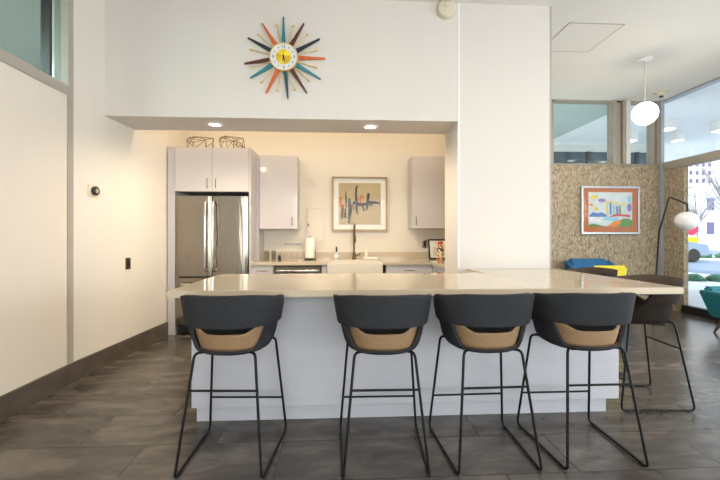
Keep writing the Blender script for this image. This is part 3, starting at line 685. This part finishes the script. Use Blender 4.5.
def text(s, x, y, z, size, m, parent, name, rot=0):
    cu = bpy.data.curves.new(name, 'FONT'); cu.body = s; cu.size = size; cu.align_x = 'CENTER'; cu.align_y = 'CENTER'; cu.extrude = .0008
    tmp = bpy.data.objects.new(name + '_c', cu); C.objects.link(tmp); bpy.context.view_layer.update()
    me = bpy.data.meshes.new_from_object(tmp); bpy.data.objects.remove(tmp)
    me.materials.clear(); me.materials.append(m); o = bpy.data.objects.new(name, me); C.objects.link(o)
    q = parent
    while q.parent: q = q.parent
    o.parent = parent; o.location = Vector((x, y, z)) - Vector(q.location); o.rotation_euler = (PI / 2, rot, 0); return o
for s, k in (('12', 0), ('3', 3), ('6', 6), ('9', 9)):
    a = PI / 2 - k * PI / 6 + a_off * .5; text(s, ccx + .100 * math.cos(a), cy0 - .038, ccz + .100 * math.sin(a), .040, M['dark'], dial, 'numeral')
for k in range(12):
    if k % 3:
        a = PI / 2 - k * PI / 6; obj('hour_mark', lathe(B(), [(0, .035), (.0055, .035), (.0055, .037), (0, .037)], ccx + .1 * math.cos(a), cy0 - .002, ccz + .1 * math.sin(a), 12, 'y'), M['dark'], dial)
def hand(a, ln, wd, name):
    dr = Vector((math.sin(a), 0, math.cos(a))); nr = Vector((math.cos(a), 0, -math.sin(a))); c0 = Vector((ccx, cy0 - .049, ccz)); bm = B()
    A = [c0 - dr * .015 - nr * wd, c0 - dr * .015 + nr * wd, c0 + dr * ln + nr * wd * .4, c0 + dr * ln - nr * wd * .4]
    f1 = [bm.verts.new(v) for v in A]; f2 = [bm.verts.new(v + Vector((0, .002, 0))) for v in A]; bm.faces.new(f1); bm.faces.new(f2[::-1])
    for i in range(4): bm.faces.new((f1[i], f1[(i + 1) % 4], f2[(i + 1) % 4], f2[i]))
    obj(name, bm, M['dark'], t)
hand(math.radians(165), .07, .004, 'minute_hand'); hand(math.radians(188), .045, .005, 'hour_hand')
obj('hub', lathe(B(), [(.0, .04), (.007, .04), (.007, .052), (0, .054)], ccx, cy0 - .002, ccz, 16, 'y'), M['dark'], t, 40)

# round wall speaker at the top of the beam
t = thing('wall_alarm', 'round beige alarm device high on the white beam beside the pier', 'alarm', (1.056, YS, 3.50))
obj('mount', box(B(), 1.02, 1.09, YS - .06, YS, 3.535, CZ, .004), M['trimgrey'], t)
obj('dome', lathe(B(), [(.0, 0), (.092, 0), (.095, .02), (.085, .05), (.05, .06), (0, .062)], 1.056, YS, 3.49, 36, 'y'), M['beigepl'], t, 40)
obj('badge', lathe(B(), [(.0, .06), (.032, .06), (.03, .068), (0, .07)], 1.056, YS, 3.515, 24, 'y'), M['beigepl'], t, 40)
# recessed lights in the beam underside
for i, (x, lb) in enumerate(((-1.28, 'round recessed downlight in the beam above the refrigerator side'), (.315, 'round recessed downlight in the beam above the sink side'))):
    t = thing('recessed_downlight', lb, 'light', (x, 3.96, 2.385), 0, 'recessed downlights in the beam')
    obj('trim_ring', lathe(B(), [(.058, -.001), (.088, -.001), (.09, -.006), (.062, -.012), (.056, -.008)], x, 3.96, 2.385, 32, ring=True), M['white'], t, 40)
    obj('lens', lathe(B(), [(0, -.004), (.056, -.004), (.056, -.007), (0, -.007)], x, 3.96, 2.385, 32), M['downlamp'], t)
    l = bpy.data.lights.new('downlight_lamp', 'SPOT'); l.energy = 100; l.color = (1, .82, .58); l.spot_size = math.radians(168); l.spot_blend = .8; l.shadow_soft_size = .05
    o = bpy.data.objects.new('downlight_lamp', l); C.objects.link(o); o.location = (x, 3.96, 2.368)
# thermostat and switch on the left wall
ang = math.atan2(-2.165 + 2.27, 4.93 - 3.345)
def onwall(Y): return Vector((LX + (Y - 3.345) / (4.93 - 3.345) * .105, Y, 0))
p = onwall(3.60)
t = thing('thermostat', 'round black thermostat on a beige plate on the left wall', 'thermostat', (p.x, p.y, 1.65), -ang)
obj('plate', box(B(), 0, .008, -.075, .055, -.055, .055, .003), M['beigepl'], t, local=True)
obj('dial_ring', lathe(B(), [(0, .008), (.042, .008), (.042, .028), (.036, .034), (0, .034)], 0, 0, 0, 32, 'x'), M['dark'], t, 40, local=True)
obj('display', lathe(B(), [(0, .034), (.022, .034), (.022, .036), (0, .036)], 0, 0, 0, 24, 'x'), M['chrome'], t, 40, local=True)
p = onwall(4.10)
t = thing('wall_outlet', 'narrow black outlet plate low on the left wall', 'outlet', (p.x, p.y, .95), -ang)
obj('cover_plate', box(B(), 0, .008, -.04, .04, -.06, .06, .003), M['bronze'], t, local=True); obj('socket', box(B(), .006, .012, -.018, .018, -.035, .035, .002), M['dark'], t, local=True)

# ------------------------------------------------------------------ bar stools
def se(phi, a, b, n=2.5):
    # superellipse point; phi = 0 at the back (-y), grows towards +x
    c_, s_ = math.cos(phi), math.sin(phi)
    r = (abs(s_ / a) ** n + abs(c_ / b) ** n) ** (-1 / n)
    return r * s_, -r * c_
def lerp(a, b, t): return a + (b - a) * t
def sst(a, b, x):
    t = max(0, min(1, (x - a) / (b - a))); return t * t * (3 - 2 * t)
def shell_pt(phi, z, band=0):
    """outer surface of the tub at azimuth phi and height z; the band sits a little proud of the shell"""
    uu = min(1, max(0, (z - .62) / (.93 - .62)))
    a = lerp(.195, .268, uu ** .6); b = lerp(.205, .250, uu ** .7)
    front = sst(1.6, 2.6, abs(phi)); b = lerp(b, .225, front)
    k = band * (1 - sst(1.7, 2.5, abs(phi)))
    x, y = se(phi, a + .016 * k, b + .012 * k, 2.35)
    return Vector((x, y, z))
SEATORD = 0
HOLE = 1.10
def zb(phi):   # rim of the seat bowl; dips to a thin lip under the opening at the back
    return lerp(.628, .80, sst(HOLE - .30, HOLE + .12, abs(phi)) * (1 - sst(1.75, 2.5, abs(phi)))) + .022 * sst(1.9, 2.7, abs(phi))
def zh(phi):   # lower edge of the band
    return lerp(.760, .660, sst(1.75, 2.6, abs(phi)))
def zt(phi):
    p = abs(phi); return lerp(.93, .68, sst(1.47, 2.3, p)) - .026 * sst(.5, 1.5, p)
def make_stool(label, group, mo, mi, loc, rz):
    t = thing('bar_stool', label, 'bar stool', loc, rz, group)
    N = 72; phis = [-PI + 2 * PI * i / N for i in range(N)]
    # seat bowl
    bm = B(); rows = []
    for k in range(1, 8):
        f = k / 7; row = []
        for ph in phis:
            e = shell_pt(ph, .620); zz = lerp(.592, .622, f ** 4)
            row.append(bm.verts.new((e.x * (f ** .8) , e.y * (f ** .8), zz)))
        rows.append(row)
    for k in range(1, 7):
        row = []
        for ph in phis:
            z = lerp(.622, zb(ph), k / 6); row.append(bm.verts.new(shell_pt(ph, z)))
        rows.append(row)
    c0 = bm.verts.new((0, 0, .590))
    for i in range(N): bm.faces.new((c0, rows[0][i], rows[0][(i + 1) % N]))
    for a, b in zip(rows, rows[1:]):
        for i in range(N): bm.faces.new((a[i], b[i], b[(i + 1) % N], a[(i + 1) % N]))
    def solid(o, th=.018, order=0):
        s = o.modifiers.new('thickness', 'SOLIDIFY'); s.thickness = th; s.offset = -1; s.material_offset = 1 if order == 0 else -1; s.material_offset_rim = order; s.use_even_offset = False
        b_ = o.modifiers.new('soft_edge', 'BEVEL'); b_.width = .006; b_.segments = 2; b_.limit_method = 'ANGLE'; b_.angle_limit = math.radians(50); b_.material = -1
    o = obj('seat', bm, [mo, mi], t, 60, local=True); solid(o, .018, SEATORD)
    # seat pad
    bm = B(); rows = []
    for k in range(1, 9):
        f = k / 8; row = []
        for ph in phis:
            e = shell_pt(ph, .62); row.append(bm.verts.new((e.x * .90 * f, e.y * .90 * f, .632 - .010 * f ** 6 + .004 * (1 - f))))
        rows.append(row)
    c0 = bm.verts.new((0, 0, .636))
    for i in range(N): bm.faces.new((c0, rows[0][i], rows[0][(i + 1) % N]))
    for a, b in zip(rows, rows[1:]):
        for i in range(N): bm.faces.new((a[i], b[i], b[(i + 1) % N], a[(i + 1) % N]))
    o = obj('seat_cushion', bm, [M['dark_felt']], t, 60, local=True); s = o.modifiers.new('thickness', 'SOLIDIFY'); s.thickness = .014; s.offset = -1
    # lining bowl seen through the opening of the back; its rim dips in the middle
    bm = B(); rows = []
    for k in range(6):
        row = []
        for ph in phis:
            top = lerp(.716, .772, sst(.45, 1.15, abs(ph)) * (1 - sst(1.7, 2.4, abs(ph)))) - .020 * sst(2.0, 2.8, abs(ph))
            z = lerp(.630, top, k / 5); e = shell_pt(ph, z); f = 1 - .030 / math.hypot(e.x, e.y)
            row.append(bm.verts.new((e.x * f, e.y * f, z)))
        rows.append(row)
    for a, b in zip(rows, rows[1:]):
        for i in range(N): bm.faces.new((a[i], b[i], b[(i + 1) % N], a[(i + 1) % N]))
    o = obj('seat_lining', bm, [mi, mo], t, 60, local=True); solid(o, .014)
    # back band with wrap-around arms
    bm = B(); cols_ = []
    for ph in phis + [None]:
        if ph is None: break
        lo = zh(ph); hi = max(zt(ph), lo + .01)
        cols_.append([bm.verts.new(shell_pt(ph, lerp(lo, hi, k / 8), 1)) for k in range(9)])
    for i in range(N):
        if abs(phis[i]) > 2.75 or abs(phis[(i + 1) % N]) > 2.75: continue
        a, b = cols_[i], cols_[(i + 1) % N]
        for k in range(8): bm.faces.new((a[k], b[k], b[k + 1], a[k + 1]))
    bmesh.ops.delete(bm, geom=[v for v in bm.verts if not v.link_faces], context='VERTS')
    o = obj('backrest', bm, [mo, mi], t, 60, local=True); solid(o, .022)
    # sled legs
    for s in (-1, 1):
        pts = [(s * .11, -.12, .610), (s * .160, -.170, .618), (s * .220, -.268, .011), (s * .243, .250, .011), (s * .193, .165, .618), (s * .13, .12, .610)]
        l = obj('sled_leg', tube(B(), smooth_path(pts, .035, 6), .0075, 10), M['black'], t, 60, local=True)
        for y, x in ((-.22, .222), (.20, .241)): obj('glide', box(B(), s * x - .011, s * x + .011, y - .014, y + .014, 0, .010, .002), M['dark'], l, local=True)
    obj('crossbar', tube(B(), [(-.179, -.200, .43), (.179, -.200, .43)], .0065, 8), M['black'], t, 60, local=True)
    obj('footrest_bar', tube(B(), [(-.231, .220, .22), (.231, .220, .22)], .0065, 8), M['black'], t, 60, local=True)
    obj('under_frame', box(B(), -.08, .08, -.08, .08, .582, .594, .003), M['black'], t, local=True)
    return t
GS = 'charcoal bar stools along the bar'
s0 = make_stool('charcoal tub bar stool with tan seat at the refrigerator end of the bar', GS, M['felt'], M['tan'], (-.600, 2.215, 0), math.radians(-3))
dup(s0, (.240, 2.18, 0), math.radians(-1), 'charcoal tub bar stool, second from the refrigerator end, standing apart under the sink view')
dup(s0, (.822, 2.183, 0), math.radians(1), 'charcoal tub bar stool overlapping the next one, third from the refrigerator end')
dup(s0, (1.405, 2.19, 0), math.radians(0), 'charcoal tub bar stool nearest the lounge in the front row')
s5 = make_stool('dark brown tub bar stool tucked under the short end of the bar, facing left', 'brown bar stools at the lounge end of the bar', M['brownfelt'], M['brownline'], (2.25, 2.79, 0), math.radians(84))
dup(s5, (2.30, 3.50, 0), math.radians(88), 'dark brown bar stool behind the first one at the bar end, mostly its rim showing')

# ------------------------------------------------------------------ lounge
t = thing('pendant_globe', 'lit white globe pendant hanging from the lounge ceiling', 'pendant lamp', (4.0, 4.79, 2.7))
obj('canopy', lathe(B(), [(0, 0), (.08, 0), (.085, -.012), (.03, -.03), (0, -.03)], 4.0, 4.79, CZ, 32), M['white'], t, 40)
obj('stem', tube(B(), [(4.0, 4.79, 3.03), (4.0, 4.79, CZ - .02)], .009, 10), M['beigepl'], t, 60)
obj('globe', sph(B(), 4.0, 4.79, 2.85, .148, seg=40, rings=24), M['globe'], t, 60)
l = bpy.data.lights.new('pendant_lamp', 'POINT'); l.energy = 30; l.color = (1, .87, .68); l.shadow_soft_size = .148
o = bpy.data.objects.new('pendant_lamp', l); C.objects.link(o); o.location = (4.0, 4.79, 2.62)
t = thing('smoke_detector', 'small beige smoke detector on the ceiling near the corner post', 'smoke detector', (5.16, 5.85, CZ - .1))
obj('housing', lathe(B(), [(0, 0), (.095, 0), (.095, -.025), (.06, -.03), (.055, -.07), (0, -.08)], 5.16, 5.85, CZ, 28), M['beigepl'], t, 40)
obj('sensor', lathe(B(), [(0, -.079), (.03, -.079), (.025, -.1), (0, -.1)], 5.16, 5.85, CZ, 20), M['dark'], t, 40)
# painting on the straw wall
PYY = YB
x0, x1, z0, z1 = 4.10, 5.13, 1.275, 2.09
t = thing('framed_town_print', 'colourful town print with orange mat in silver frame on the straw wall', 'picture', ((x0 + x1) / 2, YB, z0))
obj('frame', frame_rect(B(), x0, x1, z0, z1, .032, YB - .05, YB, .003), mat('silver_frame', (.45, .46, .50), .3, .7, noise=(10, .05, O1)), t)
obj('mat_board', box(B(), x0 + .03, x1 - .03, YB - .03, YB - .01, z0 + .03, z1 - .03), mat('orange_mat', (.50, .15, .035), .6, noise=(3, .05, O1)), t)
u0, u1, v0, v1 = x0 + .13, x1 - .125, z0 + .13, z1 - .10
pr = obj('print', box(B(), u0, u1, YB - .034, YB - .029, v0, v1), mat('pale_blue_paper', (.62, .68, .72), .6, noise=(9, .12, O1)), t)
PC = {n: mat('print_' + n, c_, .6, noise=(20, .15, O1)) for n, c_ in dict(yellow=(.8, .62, .05), blue=(.08, .2, .5), green=(.10, .3, .06), orange=(.8, .28, .03), red=(.65, .06, .05), violet=(.3, .18, .5), sky=(.25, .6, .75), white=(.8, .8, .82)).items()}
cnt = [0]
def patch(m, pts):
    cnt[0] += 1; yb = YB - .0345 - cnt[0] * .0004
    extr_pts = [(u0 + (u1 - u0) * a, v0 + (v1 - v0) * b) for a, b in pts]; obj('colour_patch', extr(B(), extr_pts, 'y', yb, yb + .0005), PC[m], pr)
def blob(m, cx, cz, rx, rz): patch(m, [(cx + rx * math.cos(a * PI / 6), cz + rz * math.sin(a * PI / 6)) for a in range(12)])
patch('green', [(0, 0), (1, 0), (1, .2), (.8, .15), (.6, .03), (.45, 0), (.3, .03), (.1, .08), (0, .05)])
patch('orange', [(.42, 0), (.65, .0), (.85, .22), (.6, .17)]); patch('sky', [(.3, .2), (.6, .15), (.7, .25), (.35, .3)]); patch('white', [(.02, .12), (.3, .12), (.35, .3), (.0, .28)])
patch('blue', [(0, .3), (.1, .42), (.2, .38), (.3, .42), (.42, .33), (.4, .28), (0, .28)]); patch('red', [(.45, .27), (.7, .3), (.95, .27), (.95, .34), (.6, .37)])
patch('yellow', [(.4, .33), (.44, .33), (.44, .75), (.4, .7)]); patch('blue', [(.48, .35), (.52, .35), (.52, .68), (.5, .75), (.48, .68)]); patch('sky', [(.55, .35), (.60, .35), (.60, .62), (.55, .62)]); patch('violet', [(.63, .35), (.68, .35), (.68, .58), (.63, .6)])
patch('green', [(.7, .35), (.74, .35), (.73, .62), (.7, .62)]); patch('yellow', [(.42, .72), (.9, .6), (.9, .63), (.42, .76)])
blob('yellow', .12, .86, .09, .055); blob('violet', .3, .76, .09, .05); blob('yellow', .17, .52, .05, .06); blob('orange', .05, .63, .05, .04); blob('sky', .93, .8, .04, .1); blob('violet', .93, .55, .05, .12); blob('green', .85, .14, .12, .1)
obj('picture_glass', box(B(), x0 + .03, x1 - .03, YB - .046, YB - .044, z0 + .03, z1 - .03), M['picglass'], t)
# floor lamp
t = thing('floor_lamp', 'thin black angled floor lamp with white globe shade by the window', 'floor lamp', (4.46, 5.2, 0))
obj('base', lathe(B(), [(0, 0), (.14, 0), (.14, .012), (.02, .02), (0, .02)], 4.46, 5.2, 0, 36), M['black'], t, 40)
obj('pole', tube(B(), smooth_path([(4.46, 5.2, .015), (4.50, 5.2, .55), (4.555, 5.2, 1.30), (4.705, 5.2, 1.80), (4.975, 5.2, 1.70), (4.975, 5.2, 1.57)], .015, 3), .011, 10), M['black'], t, 60)
obj('lamp_shade', sph(B(), 4.965, 5.2, 1.457, .145, .145, .135, 40, 24), M['opal'], t, 60)
obj('shade_cap', lathe(B(), [(0, 0), (.02, 0), (.02, .03), (0, .03)], 4.97, 5.2, 1.57, 16), M['black'], t)
# lounge chairs
def lounge(name, lab, cat, m, loc, rz, wdt, bh, ah, dep=.75, af=None, legs=M['wood']):
    t = thing(name, lab, cat, loc, rz); h = wdt / 2
    obj('seat_base', box(B(), -h + .06, h - .06, -dep / 2 + .03, dep / 2 - .1, .20, .34, .02, 3), m, t, 40, local=True)
    obj('seat_cushion', box(B(), -h + .11, h - .11, -dep / 2, dep / 2 - .18, .335, .47, .045, 4), m, t, 40, local=True)
    bm = B(); extr(bm, [(dep / 2 - .20, .30), (dep / 2 - .02, bh), (dep / 2 + .08, bh), (dep / 2 - .02, .20)], 'x', -h + .10, h - .10)
    bmesh.ops.bevel(bm, geom=bm.edges[:], offset=.025, segments=3, affect='EDGES'); obj('backrest', bm, m, t, 40, local=True)
    for s in (-1, 1):
        bm = B(); P = []
        for (y, z, x) in ((-dep / 2 + .04, .20, h - .07), (dep / 2 - .06, .20, h - .07), (dep / 2 + .04, ah, h), (-dep / 2 - .02, af or ah - .015, h)):
            P.append((x, y, z))
        o_ = [bm.verts.new((s * x, y, z)) for x, y, z in P]; i_ = [bm.verts.new((s * (x - .09), y, z)) for x, y, z in P]
        bm.faces.new(o_); bm.faces.new(i_[::-1])
        for k in range(4): bm.faces.new((o_[k], o_[(k + 1) % 4], i_[(k + 1) % 4], i_[k]))
        bmesh.ops.recalc_face_normals(bm, faces=bm.faces[:])
        bmesh.ops.bevel(bm, geom=bm.edges[:], offset=.02, segments=3, affect='EDGES'); obj('armrest', bm, m, t, 40, local=True)
        for y in (-dep / 2 + .12, dep / 2 - .16):
            sg = -1 if y < 0 else 1
            obj('leg', tube(B(), [(s * (h - .17), y, .205), (s * (h - .09), y + sg * .05, 0.0)], [.024, .013], 10), legs, t, 60, local=True)
    return t
lounge('armchair', 'blue velvet armchair against the straw wall behind the bar', 'armchair', M['blue'], (4.12, 5.80, 0), 0, .82, .865, .84, dep=.62, af=.5)
lounge('armchair', 'teal velvet armchair with dark splayed legs beside the street window', 'armchair', M['teal'], (5.11, 4.35, 0), math.radians(-4), .84, .575, .53, af=.53)
t = thing('yellow_chair', 'yellow upholstered armless chair, its rounded back showing beside the blue armchair', 'chair', (3.49, 5.0, 0))
obj('seat', box(B(), 3.27, 3.71, 4.80, 5.26, .33, .46, .05, 5), M['yellow'], t, 50)
bm = B(); extr(bm, [(4.80, .36), (4.72, .85), (4.80, .86), (4.88, .36)], 'x', 3.26, 3.73)
bmesh.ops.bevel(bm, geom=bm.edges[:], offset=.03, segments=4, affect='EDGES'); obj('backrest', bm, M['yellow'], t, 50)
for x in (3.33, 3.65):
    for y in (4.86, 5.2): obj('leg', tube(B(), [(x, y, .34), (x, y, 0)], [.02, .012], 10), M['wood'], t, 60)
